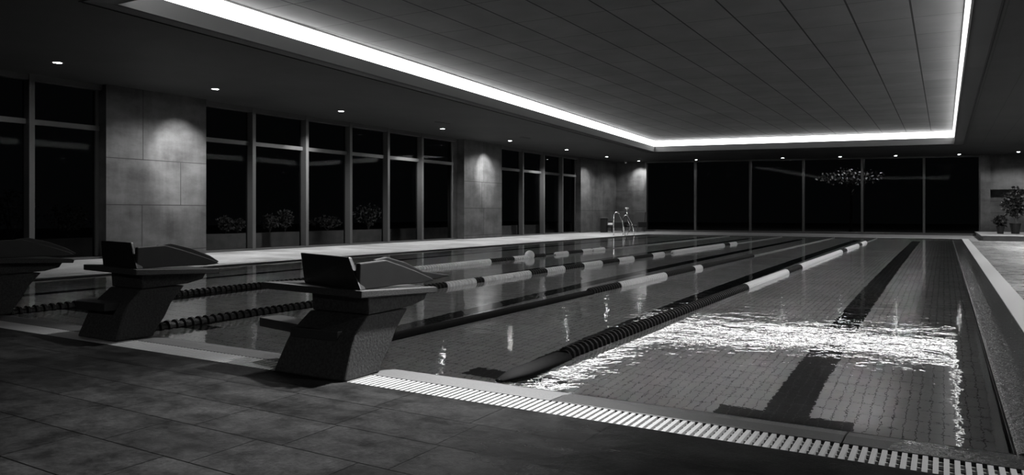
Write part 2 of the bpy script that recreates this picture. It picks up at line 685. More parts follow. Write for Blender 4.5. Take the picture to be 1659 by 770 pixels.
def make_soffit_mat():
    m, nt, p = new_mat('soffit_paint_joints')
    v = coords(nt)
    x, y, z = separate(nt, v)
    right = mathn(nt, 'GREATER_THAN', x, 0.5)
    j1 = line_mask(nt, x, 0.56, 0.70, 0.02)
    j2 = line_mask(nt, y, 1.34, 13.72, 0.008)
    j = mathn(nt, 'MULTIPLY', right, mathn(nt, 'MULTIPLY', mathn(nt, 'MAXIMUM', j1, mathn(nt, 'MULTIPLY', j2, 0.5)), mathn(nt, 'LESS_THAN', y, 33.5)))
    n1 = noise(nt, v, 0.9, 4, 0.55)
    base = ramp(nt, n1, [(0.3, 0.024), (0.7, 0.034)])
    nt.links.new(mixc(nt, j, base, 0.01), p.inputs['Base Color'])
    p.inputs['Roughness'].default_value = 0.7
    p.inputs['Specular IOR Level'].default_value = 0.3
    return m


M['soffit2'] = make_soffit_mat()
low = b.build('ceiling', M['soffit2'])
struct(low, 'lower ceiling around the raised tiled panel', 'ceiling')


def ring(b, pts, off, z0, z1):
    """vertical band along the cove opening moved outwards by off"""
    n = len(pts)
    c = Vector((sum(p[0] for p in pts) / n, sum(p[1] for p in pts) / n))
    out = offset_poly(pts, off)
    for i in range(n):
        a, d = out[i], out[(i + 1) % n]
        b.quad((a[0], a[1], soffit(a[0]) + z0), (d[0], d[1], soffit(d[0]) + z0), (d[0], d[1], soffit(d[0]) + z1), (a[0], a[1], soffit(a[0]) + z1))


def offset_poly(pts, off):
    n = len(pts)
    res = []
    for i in range(n):
        p0, p1, p2 = Vector(pts[i - 1]), Vector(pts[i]), Vector(pts[(i + 1) % n])
        d1 = (p1 - p0).normalized()
        d2 = (p2 - p1).normalized()
        n1 = Vector((d1.y, -d1.x))
        n2 = Vector((d2.y, -d2.x))
        k = (n1 + n2) / (1 + n1.dot(n2))
        res.append(tuple(p1 + k * off))
    return res


def band(b, pts, o0, o1, z0, z1):
    """closed solid ring between offsets o0 and o1"""
    A, B = offset_poly(pts, o0), offset_poly(pts, o1)
    n = len(pts)
    for i in range(n):
        j = (i + 1) % n
        q = [A[i], A[j], B[j], B[i]]
        b.hexa([(p[0], p[1], soffit(p[0]) + z0) for p in q] + [(p[0], p[1], soffit(p[0]) + z1) for p in q])


b = MB()
band(b, CV, 0.0, 0.06, 0.0, 0.25)
struct(b.build('trim_1', M['fascia']), 'painted upstand around the ceiling recess', 'trim')
b = MB()
band(b, CV, 0.06, 0.30, 0.0, 0.262)
band(b, CV, 0.24, 0.30, 0.262, 0.56)
struct(b.build('trim_2', M['fascia']), 'ledge and back wall of the ceiling light cove', 'trim')
b = MB()
band(b, CV, 0.05, 0.16, 0.262, 0.50)
o = b.build('cove_light', M['cove'])
tag(o, 'glowing white light strip around the recessed ceiling panel', 'light strip')
b = MB()
soff_quad(b, offset_poly(CV, 0.32), 0.53)
struct(b.build('ceiling_panel', M['ceiling']), 'raised ceiling panel of grey tiles inside the light strip', 'ceiling')
b = MB()
band(b, CV, -0.05, 0.31, 0.505, 0.53)  # glow beside the strip put into a white ceiling band
struct(b.build('trim_4', M['cove_glow_white']), 'added white band holding the glow of the light strip beside the ceiling tiles', 'trim')
# shadow gap beside the cove on the lower ceiling
b = MB()
band(b, CV, 0.33, 0.345, -0.012, 0.004)
struct(b.build('trim_3', M['black']), 'thin groove in the lower ceiling around the light cove', 'trim')

# walls -----------------------------------------------------------------------
PIL = [(on_u(172, UL), on_u(334, UL)), (on_u(752, UL), on_u(813, UL))]
END_V = on_u(941, UL)


def panel_joints(parent, u, v0, v1, rows, cols_per_row):
    """recessed joints of the stone cladding on a face of constant u"""
    b = MB()
    for z in rows:
        b.box(u - 0.004, u + 0.0015, v0, v1, z - 0.009, z + 0.009)
    zs = [0.0] + list(rows) + [soffit(u)]
    for (za, zb, cs) in zip(zs[:-1], zs[1:], cols_per_row):
        for f in cs:
            v = v0 + (v1 - v0) * f
            b.box(u - 0.004, u + 0.0015, v - 0.008, v + 0.008, za, zb)
    return b.build('cladding_joint', M['joint'], parent)


M['joint'] = plain('cladding_joint', 0.012, 0.8)
for k, ((v0, v1), cols) in enumerate(zip(PIL, [[[], [0.33], [0.72], [0.34]], [[], [0.5], [0.45], [0.5]]])):
    b = MB()
    b.box(UW - 0.2, UL, v0, v1, 0, 4.0, top=lambda u: soffit(u) - 0.001)
    o = struct(b.build('column', M['stone']), ['stone clad pillar nearest the camera beside the tall windows', 'stone clad pillar between the two window bays'][k], 'pillar')
    panel_joints(o, UL, v0, v1, [0.14, 1.24, 2.32], cols)
b = MB()
b.box(UW - 0.2, UL, END_V, VF + 0.3, 0, 4, top=lambda u: soffit(u) - 0.001)
o = struct(b.build('wall_left', M['stone']), 'stone clad wall left of the far corner', 'wall')
panel_joints(o, UL, END_V, VF, [1.17], [[0.3, 0.62], [0.3, 0.62]])
# recess panel between the second window bay and second pillar
b = MB()
b.box(UW - 0.2, UW + 0.02, on_u(732, UW), PIL[1][0], 0, 4, top=lambda u: soffit(u) - 0.001)
struct(b.build('wall_left', M['stone']), 'narrow stone panel left of the second pillar', 'wall')
# near part of the left wall beyond the frame
b = MB()
b.box(UW - 0.2, UL, VN, 3.0, 0, 4, top=lambda u: soffit(u) - 0.001)
struct(b.build('wall_left', M['stone']), 'left wall outside the picture', 'wall')
FARW = [on_v(x, VF) for x in (1047, 1127, 1216, 1302, 1397, 1497, 1588)]
b = MB()
b.box(UW - 0.2, FARW[0], VF, VF + 0.3, 0, 4, top=lambda u: soffit(u) - 0.001)
o = struct(b.build('wall_far', M['stone']), 'stone clad wall between the far corner and the far windows', 'wall')
b = MB()
b.box(UL, FARW[0], VF - 0.0015, VF + 0.004, 1.164, 1.176)
b.box(UL, FARW[0], VF - 0.0015, VF + 0.004, 2.3, 2.312)
b.build('cladding_joint', M['joint'], o)
PIER = on_v(1604, VF)
b = MB()
b.box(FARW[-1], PIER, VF - 0.25, VF + 0.3, 0, 4, top=lambda u: soffit(u) - 0.001)
struct(b.build('wall_far', M['stone']), 'stone pier right of the far windows', 'wall')
b = MB()
b.box(PIER, UR, VF + 0.3, VF + 0.6, 0, 4, top=lambda u: soffit(u) - 0.001)
b.box(PIER, UR, VF - 0.1, VF + 0.3, 2.11, 4, top=lambda u: soffit(u) - 0.001)
o = struct(b.build('wall_far', M['stone']), 'stone niche with a lit bulkhead at the far right', 'wall')
b = MB()
for z in (1.05, 1.58):
    b.box(PIER, UR, VF + 0.298, VF + 0.302, z - 0.008, z + 0.008)
b.build('cladding_joint', M['joint'], o)
b = MB()
b.box(UR, UR + 0.3, VN, VF + 0.6, 0, 4, top=lambda u: soffit(u) - 0.001)
struct(b.build('wall_right', M['stone']), 'right wall outside the picture', 'wall')
b = MB()
b.box(UW - 0.2, UR, VN - 0.3, VN, 0, 4, top=lambda u: soffit(u) - 0.001)
struct(b.build('wall_near', M['stone']), 'wall behind the camera', 'wall')
# raised step at the far right
b = MB()
b.box(1.25, UR, 32.7, VF - 0.1, 0.0, 0.17)
b.box(1.2, UR, 32.66, VF - 0.1, 0.15, 0.19)
struct(b.build('trim_5', M['outdoor']), 'raised stone plinth under the plants at the far right', 'step')


# windows -----------------------------------------------------------------------
def side_window(name, label, va, vb, mull_px, transom=True):
    root = MB()
    zt = soffit(UW)
    for x in mull_px:
        v = on_u(x, UW + 0.22)
        root.box(UW - 0.06, UW + 0.22, v - 0.055, v + 0.055, 0.03, zt)
    root.box(UW - 0.08, UW + 0.24, va, vb, 0.0, 0.05)
    root.box(UW - 0.08, UW + 0.2, va, vb, zt - 0.13, zt)
    root.box(UW - 0.05, UW + 0.05, va, va + 0.07, 0.05, zt - 0.1)
    root.box(UW - 0.05, UW + 0.05, vb - 0.07, vb, 0.05, zt - 0.1)
    o = struct(root.build(name, M['frame']), label, 'window')
    if transom:
        b = MB()
        b.box(UW - 0.06, UW + 0.08, va, vb, 2.94, 3.05)
        b.build('transom', M['frame'], o)
    b = MB()
    b.box(UW - 0.006, UW + 0.006, va, vb, 0.05, zt - 0.12)
    b.build('glass', M['glass'], o)
    return o


side_window('window_1', 'dark tall window bay at the left edge before the first pillar', 3.0, PIL[0][0], [52])
side_window('window_2', 'six pane window bay between the two pillars', PIL[0][1], on_u(732, UW), [412, 498, 569, 630, 685])
side_window('window_3', 'four pane window bay beyond the second pillar', PIL[1][1], END_V, [848, 882, 912])
b = MB()
zc = lambda u: soffit(u) - 0.002
b.box(FARW[0], FARW[-1], VF - 0.2, VF + 0.15, 0.0, 0.09)
for u in FARW:
    b.box(u - 0.05, u + 0.05, VF - 0.12, VF + 0.08, 0.09, 4, top=zc)
b.hexa([(FARW[0], VF - 0.08, soffit(FARW[0]) - 0.07), (FARW[-1], VF - 0.08, soffit(FARW[-1]) - 0.07), (FARW[-1], VF + 0.08, soffit(FARW[-1]) - 0.07), (FARW[0], VF + 0.08, soffit(FARW[0]) - 0.07),
        (FARW[0], VF - 0.08, soffit(FARW[0])), (FARW[-1], VF - 0.08, soffit(FARW[-1])), (FARW[-1], VF + 0.08, soffit(FARW[-1])), (FARW[0], VF + 0.08, soffit(FARW[0]))])
o = struct(b.build('window_4', M['frame']), 'wide six pane window wall at the far end of the pool', 'window')
b = MB()
b.box(FARW[0], FARW[-1], VF - 0.006, VF + 0.006, 0.08, 4, top=lambda u: soffit(u) - 0.05)
b.build('glass', M['glass'], o)


# ------------------------------------------------------------------ downlights
def downlight(u, v, power, label, name='recessed_downlight', size=148, wash=0.0, aim=None, blend=0.55, wash_dir=(-0.76, 0.13, -0.64)):
    z = soffit(u)
    root = empty(name, (u, v, z))
    tag(root, label, 'downlight', 'recessed ceiling downlights')
    b = MB()
    prof = [(0.072, 0.0), (0.11, 0.0), (0.112, -0.008), (0.085, -0.012), (0.072, -0.004)]
    rings = []
    n = 24
    for (r, zz) in prof:
        rings.append([b.bm.verts.new((r * math.cos(2 * math.pi * k / n), r * math.sin(2 * math.pi * k / n), zz)) for k in range(n)])
    for i in range(len(rings)):
        a, c = rings[i], rings[(i + 1) % len(rings)]
        for k in range(n):
            l = (k + 1) % n
            b.bm.faces.new([a[k], a[l], c[l], c[k]])
    b.build('bezel', M['fascia'], root)
    b = MB()
    b.lathe_z([(0.074, -0.002), (0.074, -0.006), (0.05, -0.012), (0.01, -0.014)], n=20)
    b.build('lens', M['lens'], root)
    ld = bpy.data.lights.new('lamp', 'SPOT')
    ld.energy = power
    ld.spot_size = math.radians(size)
    ld.spot_blend = blend
    ld.shadow_soft_size = 0.06
    lo = bpy.data.objects.new('lamp', ld)
    COL.objects.link(lo)
    lo.parent = root
    lo.location = (0, 0, -0.03)
    if aim:
        lo.rotation_euler = aim
    if wash:
        l2 = bpy.data.lights.new('wall_washer', 'SPOT')
        l2.energy = wash
        l2.spot_size = math.radians(50)
        l2.spot_blend = 0.8
        l2.shadow_soft_size = 0.05
        o2 = bpy.data.objects.new('wall_washer', l2)
        COL.objects.link(o2)
        o2.parent = root
        o2.location = (0, 0, -0.03)
        o2.rotation_euler = Vector(wash_dir).to_track_quat('-Z', 'Y').to_euler()
    return root


LEFT_LIGHTS = [(-14.78, 7.78, 'downlight nearest the left edge of the picture'),
               (-14.74, 11.32, 'downlight before the nearest stone pillar'),
               (-14.87, 15.62, 'downlight before the second pane beyond the near pillar'),
               (-14.96, 20.68, 'downlight before the last panes left of the second pillar'),
               (-15.12, 25.53, 'downlight before the second stone pillar'),
               (-15.0, 30.44, 'downlight before the four pane window bay'),
               (-15.11, 35.37, 'downlight before the start of the far left stone wall'),
               (-14.72, 39.0, 'downlight in the far left corner of the hall')]
for k, (u, v, lb) in enumerate(LEFT_LIGHTS):
    p_ = SPOT_LEFT * (0.08 if k == 0 else 0.5 if k == 7 else 1.0)
    downlight(u, v, p_, lb, wash=p_ * (0.4 if k in (0, 6) else 1.6), wash_dir=(-0.25, 0.75, -0.62) if k == 7 else (-0.76, 0.13, -0.64))
FAR_LIGHTS = [(1128, 'downlight above the first mullion of the far windows'), (1268, 'downlight above the third pane of the far windows'),
              (1361, 'downlight above the fourth pane of the far windows'), (1451, 'downlight above the fifth pane of the far windows'),
              (1554, 'downlight above the last pane of the far windows')]
for x, lb in FAR_LIGHTS:
    downlight(on_v(x, 39.0), 39.0, SPOT_FAR, lb)
downlight(2.74, 38.2, SPOT_RIGHT * 0.4, 'downlight before the stone niche at the far right')
downlight(2.65, 33.0, SPOT_RIGHT, 'downlight at the right edge of the picture')
downlight(-2.6, 5.4, SPOT_NEAR, 'downlight over the nearest starting block above the picture', size=56, aim=(-math.radians(34), 0, 0), blend=1.0)
downlight(-5.4, 5.4, SPOT_NEAR * 0.17, 'downlight over the middle starting block above the picture', size=60, aim=(-math.radians(30), 0, 0), blend=1.0)
downlight(-5.5, -3.4, 190.0, 'added unseen fill downlight behind the camera for the block fronts', size=150)  # unseen fill lamp added to brighten the dark block fronts
for v in (26.2, 19.4, 12.6, 5.8):
    downlight(2.7, v, SPOT_RIGHT, 'downlight over the right walkway outside the picture')


# ------------------------------------------------------------------ ceiling vents
def vent(u, v, label, w_=0.62, d=0.12):
    z = soffit(u)
    root = empty('air_vent', (u, v, z))
    tag(root, label, 'air vent', 'slot vents in the lower ceiling')
    b = MB()
    b.box(-d / 2, d / 2, -w_ / 2, w_ / 2, -0.006, 0.002)
    b.build('slot', M['black'], root)
    b = MB()
    b.box(-d / 2 - 0.015, -d / 2, -w_ / 2 - 0.015, w_ / 2 + 0.015, -0.01, 0.002)
    b.box(d / 2, d / 2 + 0.015, -w_ / 2 - 0.015, w_ / 2 + 0.015, -0.01, 0.002)
    b.box(-d / 2, d / 2, -w_ / 2 - 0.015, -w_ / 2, -0.01, 0.002)
    b.box(-d / 2, d / 2, w_ / 2, w_ / 2 + 0.015, -0.01, 0.002)
    b.build('frame', M['soffit'], root)


vent(-13.9, 19.2, 'dark slot vent beside the downlight left of the second pillar')
vent(-13.9, 24.6, 'dark slot vent before the second stone pillar')


du, dvv = -15.6, 39.2
root = empty('dome_camera', (du, dvv, soffit(du)))
tag(root, 'small dome camera on the ceiling in the far left corner', 'camera')
b = MB()
b.lathe_z([(0.1, 0.0), (0.1, -0.03), (0.085, -0.035)], n=18)
b.build('base', M['fascia'], root)
b = MB()
b.lathe_z([(0.085, -0.034), (0.078, -0.075), (0.05, -0.11), (0.012, -0.122)], n=18)
b.build('dome', M['steel'], root, smooth=True)

# ------------------------------------------------------------------ lane ropes
def rope_mesh(u, v0, v1, kind):
    b = MB()
    n = 14
    if kind == 'disc':
        pitch, r0, r1 = 0.085, 0.044, 0.066
        pts, rad = [], []
        v = v0
        while v < v1 - pitch * 0.5:
            for (f, r) in ((0.0, r0), (0.22, r0), (0.34, r1), (0.62, r1 * 1.0), (0.76, r0)):
                pts.append((u, v + pitch * f, 0.0))
                rad.append(r)
            v += pitch
        n = 12
    elif kind == 'sleeve':
        pts, rad = [(u, v0, 0), (u, v0 + 0.25, 0), (u, v1 - 0.05, 0), (u, v1, 0)], [0.03, 0.085, 0.088, 0.06]
    else:
        pts, rad = [(u, v0, 0), (u, v0 + 0.5, 0), (u, v1 - 0.4, 0), (u, v1, 0)], [0.02, 0.045, 0.055, 0.05]
    b.tube(pts, rad, n)
    if kind == 'sleeve':
        for q in b.bm.verts:
            q.co.z *= 0.42
    return b


def lane_rope(u, label, near, far, secs, ball=None):
    root = empty('lane_rope', (u, near, WZ + 0.012))
    tag(root, label, 'lane rope', 'floating lane ropes')
    base = Vector((u, near, WZ + 0.012))

    def add(b, name, mat, smooth):
        for v in b.bm.verts:
            v.co -= Vector((u, near, 0))
        return b.build(name, mat, root, smooth=smooth)
    c = MB()
    c.tube([(u, near, 0), (u, far, 0)], 0.012, 8)
    add(c, 'cable', M['cable'], True)
    for (v0, v1, kind, tone) in secs:
        add(rope_mesh(u, v0, v1, kind), 'dark_float_section' if tone == 'd' else 'white_float_section', M['sleeve'] if kind == 'sleeve' else M['rope_dark'] if tone == 'd' else M['rope_white'], kind != 'disc')
    if ball:
        s = bmesh.new()
        bmesh.ops.create_icosphere(s, subdivisions=3, radius=0.12)
        mb = MB()
        mb.bm.free()
        mb.bm = s
        for v in s.verts:
            v.co += Vector((u, ball, 0.05))
        add(mb, 'float_ball', M['rope_white'], True)
    return root


def px_secs(u, near, lst):
    out = []
    v = near
    for (x, kind, tone) in lst:
        v1 = on_u(x, u)
        if tone:
            out.append((v, v1, kind, tone))
        v = v1
    return out


UA, UB, UC, UD = -2.45, -4.1, -6.28, -8.6
lane_rope(UA, 'thick lane rope nearest the right side of the pool, dark up close and white beyond', 4.0, 34.55,
          px_secs(UA, 4.0, [(915, 'sleeve', 'd'), (1207, 'disc', 'd'), (1273, 'disc', 'w'), (1295, 'disc', 'd'), (1362, 'disc', 'w'), (1369, 'disc', 'd'), (1389, 'disc', 'w'), (1394, 'disc', 'd'), (1402, 'disc', 'w')]))
lane_rope(UB, 'mostly dark lane rope with one white stretch, starting behind the nearest starting block', 4.0, 34.55,
          px_secs(UB, 4.0, [(955, 'sleeve', 'd'), (1002, 'disc', 'd'), (1077, 'disc', 'w'), (1122, 'disc', 'd'), (1134, 'disc', 'w'), (1218, 'disc', 'd')]))
lane_rope(UC, 'lane rope with many short black and white bands, starting behind the middle block', 4.0, 34.55,
          px_secs(UC, 4.0, [(505, 'disc', 'd'), (722, 'disc', 'd'), (767, 'disc', 'w'), (781, 'disc', 'd'), (858, 'disc', 'w'), (882, 'disc', 'd'), (913, 'disc', 'w'), (943, 'disc', 'd'),
                            (973, 'disc', 'w'), (1000, 'disc', 'd'), (1025, 'disc', 'w'), (1056, 'disc', 'd'), (1074, 'disc', 'w'), (1090, '', None), (1150, 'disc', 'w'), (1172, 'disc', 'w'), (1180, 'disc', 'd'), (1192, 'disc', 'w')]))
lane_rope(UD, 'banded lane rope nearest the window walkway with a white ball float', 4.0, 34.55,
          px_secs(UD, 4.0, [(425, 'disc', 'd'), (640, 'disc', 'd'), (793, 'disc', 'w'), (830, 'disc', 'd'), (855, 'disc', 'w'), (883, 'disc', 'd'), (900, '', None), (918, 'disc', 'w'), (943, 'disc', 'd'), (957, 'disc', 'w'), (961, '', None), (978, 'disc', 'w')]),
          ball=on_u(858, UD))


# ------------------------------------------------------------------ starting blocks
M['step'] = plain('shade_black_step_plate', 0.012, 0.6)  # black also puts the shade of the front slot into the plate colour


def block(label, u0, u1, dv, pu0, pu1, wing_left, ledge, tail, hz=1.0, fl_in=0.19, fl_v=3.74):
    """u0,u1 pedestal sides at the ground; pu0,pu1 platform sides"""
    root = empty('starting_block', ((u0 + u1) / 2, 3.55 + dv, 0))
    tag(root, label, 'starting block', 'starting blocks at the near end of the pool')
    ox, oy = root.location.x, root.location.y

    def P(u, v, z):
        return (u - ox, v + dv - oy, z * hz)
    tp = 0.11            # the pedestal narrows upwards on its left side

    def side(prof, ua, ub, shrink=True):
        L, R = [], []
        for v, z in prof:
            k = tp * z / 0.39 if shrink else 0
            L.append(P(ua + k, v, z))
            R.append(P(ub, v, z))
        return L, R
    # pedestal leaning over the water
    b = MB()
    b.prism(*side([(3.39, 0.0), (3.40, 0.04), (3.45, 0.2), (3.485, 0.275), (3.61, 0.388), (4.02, 0.388), (3.96, 0.33), (3.885, 0.25), (3.825, 0.145), (3.745, 0.05), (3.72, 0.0)], u0, u1))
    b.build('pedestal', M['concrete'], root, bevel=0.012)
    # bracket under the platform
    b = MB()
    L, R = side([(3.615, 0.392), (3.605, 0.512), (4.24, 0.487), (4.2, 0.43), (4.05, 0.402)], u0 + 0.13, u1 + 0.005, False)
    b.prism(L, R)
    b.build('bracket', M['concrete'], root, bevel=0.008)
    # step plate through the pedestal: its front edge stands out of the sloped face, its left end beyond the side
    b = MB()
    z0, z1 = 0.228, 0.292
    out = 3.462 - ledge
    pts = [(u1 - 0.13, out + 0.008), (u1 - 0.1, 3.60), (u0 + 0.12, 3.70), (u0 - wing_left, 3.84), (u0 - wing_left - 0.03, 3.66), (u0 + 0.10, 3.55), (u0 + 0.085, out)]
    if ledge > 0.04:
        pts[4], pts[5], pts[6] = (u0 - wing_left - 0.03, 3.60), (u0 - wing_left, out + 0.06), (u0 + 0.03, out)
    b.prism([P(u, v, z0) for u, v in pts], [P(u, v, z1) for u, v in pts])
    b.build('step', M['step'], root, bevel=0.004)
    # platform slab, slightly lower towards the water
    b = MB()
    vb, vf = 3.5, 4.31

    def zt(v):
        return 0.558 - (v - vb) * 0.052
    prof = [(vb, zt(vb) - 0.046), (vb, zt(vb)), (vf - 0.02, zt(vf)), (vf, zt(vf) - 0.012), (vf - 0.012, zt(vf) - 0.042), (3.9, zt(3.9) - 0.043)]
    b.prism([P(pu0, v + 0.02, z + 0.012) for v, z in prof], [P(pu1, v, z) for v, z in prof])
    b.build('platform', M['plate'], root, bevel=0.005)
    # raised shell: tilted back plate and a side wall running down into a rail towards the water
    fl = pu0 + fl_in
    b = MB()
    f0 = [(fl, fl_v, 0.555), (pu1 - 0.02, 3.52, 0.555), (pu1 - 0.15, 3.545, 0.765), (fl - 0.05, fl_v + 0.01, 0.768)]
    b.hexa([P(*f0[0]), P(*f0[1]), P(f0[1][0] - 0.02, f0[1][1] + 0.07, 0.555), P(f0[0][0], f0[0][1] + 0.05, 0.555),
            P(*f0[3]), P(*f0[2]), P(f0[2][0], f0[2][1] + 0.03, 0.762), P(f0[3][0], f0[3][1] + 0.03, 0.762)])
    b.build('back_plate', M['shell'], root, bevel=0.008)
    b = MB()
    ring = [(3.535, 0.556), (3.545, 0.728), (3.80, 0.735), (3.98, 0.685), (4.15, 0.632), (4.30, 0.58), (4.34, 0.556), (4.2, 0.548), (3.95, 0.556)]
    b.prism([P(pu1 - 0.09, v, z) for v, z in ring], [P(pu1 - 0.05, v, z) for v, z in ring])
    b.build('side_rail', M['shell'], root, bevel=0.008)
    b = MB()
    ring = [(3.79, 0.556), (3.78, 0.735), (3.90, 0.748), (4.1, 0.70), (4.3, 0.625), (4.3 + tail * 0.6, 0.59), (4.3 + tail, 0.568), (4.3 + tail * 0.5, 0.552), (4.2, 0.556)]
    b.prism([P(pu1 - 0.16, v, z) for v, z in ring], [P(pu1 - 0.125, v, z) for v, z in ring])
    b.build('side_rail', M['shell'], root, bevel=0.008)
    return root


block('nearest and largest concrete starting block with a dark angular back plate', -3.83, -3.2, 0.0, -4.1, -3.16, 0.42, 0.006, 0.36)
block('middle concrete starting block, standing before the nearest stone pillar', -6.36, -5.80, 0.12, -6.5, -5.70, 0.06, 0.10, 0.1, 1.05, 0.09, 3.64)
block('starting block cut off by the left edge of the picture', -8.95, -8.36, 0.22, -9.1, -8.26, 0.06, 0.10, 0.1, 1.05, 0.09, 3.64)


# ------------------------------------------------------------------ far corner: ladder, bin, chairs
def arc(c, r, a0, a1, ax, n=8):
    out = []
    for k in range(n + 1):
        a = a0 + (a1 - a0) * k / n
        out.append((c[0] + ax[0] * r * math.cos(a), c[1] + ax[1] * r * math.cos(a), c[2] + r * math.sin(a)))
    return out


vl = 31.6
root = empty('pool_ladder', (L_ - 0.25, vl, 0))
tag(root, 'polished steel pool ladder with tall hooped handrails at the far left corner', 'ladder')
for dv_, hh in ((0.0, 1.08), (1.15, 0.95)):
    b = MB()
    pts = [(-0.3, dv_, 0.0), (-0.3, dv_, hh - 0.14)] + arc((-0.16, dv_, hh - 0.14), 0.14, math.pi, 0.25, (1, 0), 8) + [(0.12, dv_, hh * 0.62), (0.2, dv_, 0.3), (0.29, dv_, -0.25), (0.29, dv_, -0.9)]
    b.tube(pts, 0.022, 8)
    hr = b.build('handrail', M['steel'], root, smooth=True)
    b = MB()
    b.lathe_z([(0.05, 0.0), (0.05, 0.012), (0.03, 0.02)], -0.3, dv_, 16)
    b.build('foot_flange', M['steel'], hr)
for z in (-0.3, -0.6):
    b = MB()
    b.box(0.25, 0.33, 0.0, 1.15, z, z + 0.03)
    b.build('rung', M['steel'], root)

# slim pole with a white head
root = empty('pole_shower', (-13.05, 33.0, 0))
tag(root, 'slim bent steel pole with a small white head beside the ladder', 'pole')
b = MB()
b.tube([(0, 0, 0), (0.12, 0, 0.2), (0.17, 0, 0.4), (0.0, 0, 0.75), (0.0, 0, 1.22)], 0.02, 8)
b.build('pipe', M['steel'], root, smooth=True)
b = MB()
b.lathe_z([(0.02, 1.2), (0.09, 1.26), (0.09, 1.3), (0.03, 1.31)], n=14)
b.build('head', M['cushion'], root)


def litter_bin():
    root = empty('litter_bin', (-15.75, 36.5, 0))
    tag(root, 'slim dark litter bin against the far left stone wall', 'bin')
    b = MB()
    b.box(-0.16, 0.16, -0.16, 0.16, 0.0, 0.74)
    b.build('body', M['pot'], root, bevel=0.02)
    b = MB()
    b.box(-0.175, 0.175, -0.175, 0.175, 0.745, 0.8)
    b.box(-0.14, 0.14, -0.14, 0.14, 0.735, 0.75)
    b.build('lid', M['frame'], root, bevel=0.01)


litter_bin()


def chair(name, label, u, v, rz, cushion):
    root = empty(name, (u, v, 0))
    root.rotation_euler = (0, 0, rz)
    tag(root, label, 'chair', 'chairs in the far left corner')
    b = MB()
    b.box(-0.4, 0.4, -0.42, 0.42, 0.26, 0.38)
    b.build('seat', M['dark_fabric'], root, bevel=0.03)
    b = MB()
    b.hexa([(-0.4, 0.36, 0.38), (0.4, 0.36, 0.38), (0.4, 0.48, 0.36), (-0.4, 0.48, 0.36), (-0.33, 0.58, 1.12), (0.33, 0.58, 1.12), (0.33, 0.68, 1.1), (-0.33, 0.68, 1.1)])
    b.build('backrest', M['dark_fabric'], root, bevel=0.03)
    for sx in (-1, 1):
        b = MB()
        b.box(sx * 0.44 - 0.05, sx * 0.44 + 0.05, -0.4, 0.45, 0.26, 0.56)
        b.build('armrest', M['dark_fabric'], root, bevel=0.02)
        for sy in (-1, 1):
            b = MB()
            b.tube([(sx * 0.38, sy * 0.36, 0.27), (sx * 0.4, sy * 0.38, 0.0)], 0.025, 8)
            b.build('leg', M['frame'], root)
    if cushion:
        r2 = empty('white_towel', (u, v, 0.385))
        r2.rotation_euler = (0, 0, rz)
        tag(r2, 'folded white towel lying on the dark chair in the far corner', 'towel')
        b = MB()
        b.box(-0.28, 0.25, -0.38, 0.3, 0.0, 0.05)
        b.build('towel_fold', M['cushion'], r2, bevel=0.02)
        b = MB()
        b.box(-0.26, 0.24, -0.37, 0.28, 0.052, 0.11)
        b.build('towel_fold', M['cushion'], r2, bevel=0.02)


chair('lounge_chair', 'dark lounge chair holding a folded white towel in the far left corner', on_v(992, 37.2), 37.2, -0.35, True)
chair('lounge_chair', 'empty dark lounge chair behind the pool ladder', on_v(1028, 38.4), 38.4, -0.2, False)


# ------------------------------------------------------------------ plants
def leaf_cloud(b, rnd, c, rad, n, size, hang=0.0):
    for _ in range(n):
        d = Vector((rnd.gauss(0, 1), rnd.gauss(0, 1), rnd.gauss(0, 1))).normalized() * (rnd.random() ** 0.45)
        p = Vector((c[0] + d.x * rad[0], c[1] + d.y * rad[1], c[2] + d.z * rad[2]))
        t = Vector((rnd.gauss(0, 1), rnd.gauss(0, 1), rnd.gauss(0.1 - hang, 0.7))).normalized()
        s = t.cross(Vector((rnd.gauss(0, 1), rnd.gauss(0, 1), rnd.gauss(0, 1)))).normalized()
        nn = t.cross(s)
        L = size * rnd.uniform(0.7, 1.3)
        wv = L * 0.32
        v = [b.bm.verts.new(q) for q in (p, p + t * L * 0.45 + s * wv + nn * L * 0.06, p + t * L, p + t * L * 0.45 - s * wv + nn * L * 0.06)]
        b.bm.faces.new([v[0], v[1], v[2]])
        b.bm.faces.new([v[0], v[2], v[3]])


def potted(name, label, u, v, z, h, pr, rad, n, seed):
    rnd = random.Random(seed)
    root = empty(name, (u, v, z))
    tag(root, label, 'potted plant', 'potted plants at the far right')
    b = MB()
    b.lathe_z([(pr * 0.72, 0.0), (pr, pr * 2.0), (pr * 1.08, pr * 2.0), (pr * 1.08, pr * 2.15), (pr * 0.9, pr * 2.15), (pr * 0.86, pr * 1.9)], n=18)
    b.build('pot', M['pot'], root)
    b = MB()
    for k in range(4):
        a = rnd.uniform(0, 6.28)
        x, y = math.cos(a) * rad[0] * 0.6, math.sin(a) * rad[1] * 0.6
        b.tube([(0.02 * k, 0, pr * 1.85), (x * 0.3, y * 0.3, h * 0.5), (x, y, h * rnd.uniform(0.75, 0.95))], [0.022, 0.016, 0.008], 6)
    b.build('stem', M['bark'], root)
    b = MB()
    leaf_cloud(b, rnd, (0, 0, h * 0.72), rad, n, 0.13, 0.15)
    b.build('foliage', M['leaf'], root)


PZ = 0.19
pv = 36.5
potted('potted_tree', 'tall leafy plant in a dark pot at the right edge before the stone niche', on_v(1645, pv), pv, PZ, 1.75, 0.2, (0.5, 0.45, 0.62), 800, 3)
potted('potted_shrub', 'small round plant in a dark pot left of the tall one', on_v(1620, pv), pv - 0.3, PZ, 0.72, 0.15, (0.24, 0.24, 0.25), 220, 4)
potted('potted_tree', 'leafy plant in a dark pot cut by the right edge of the picture', on_v(1645, pv) + 1.05, pv + 0.5, PZ, 1.9, 0.2, (0.38, 0.4, 0.65), 600, 5)

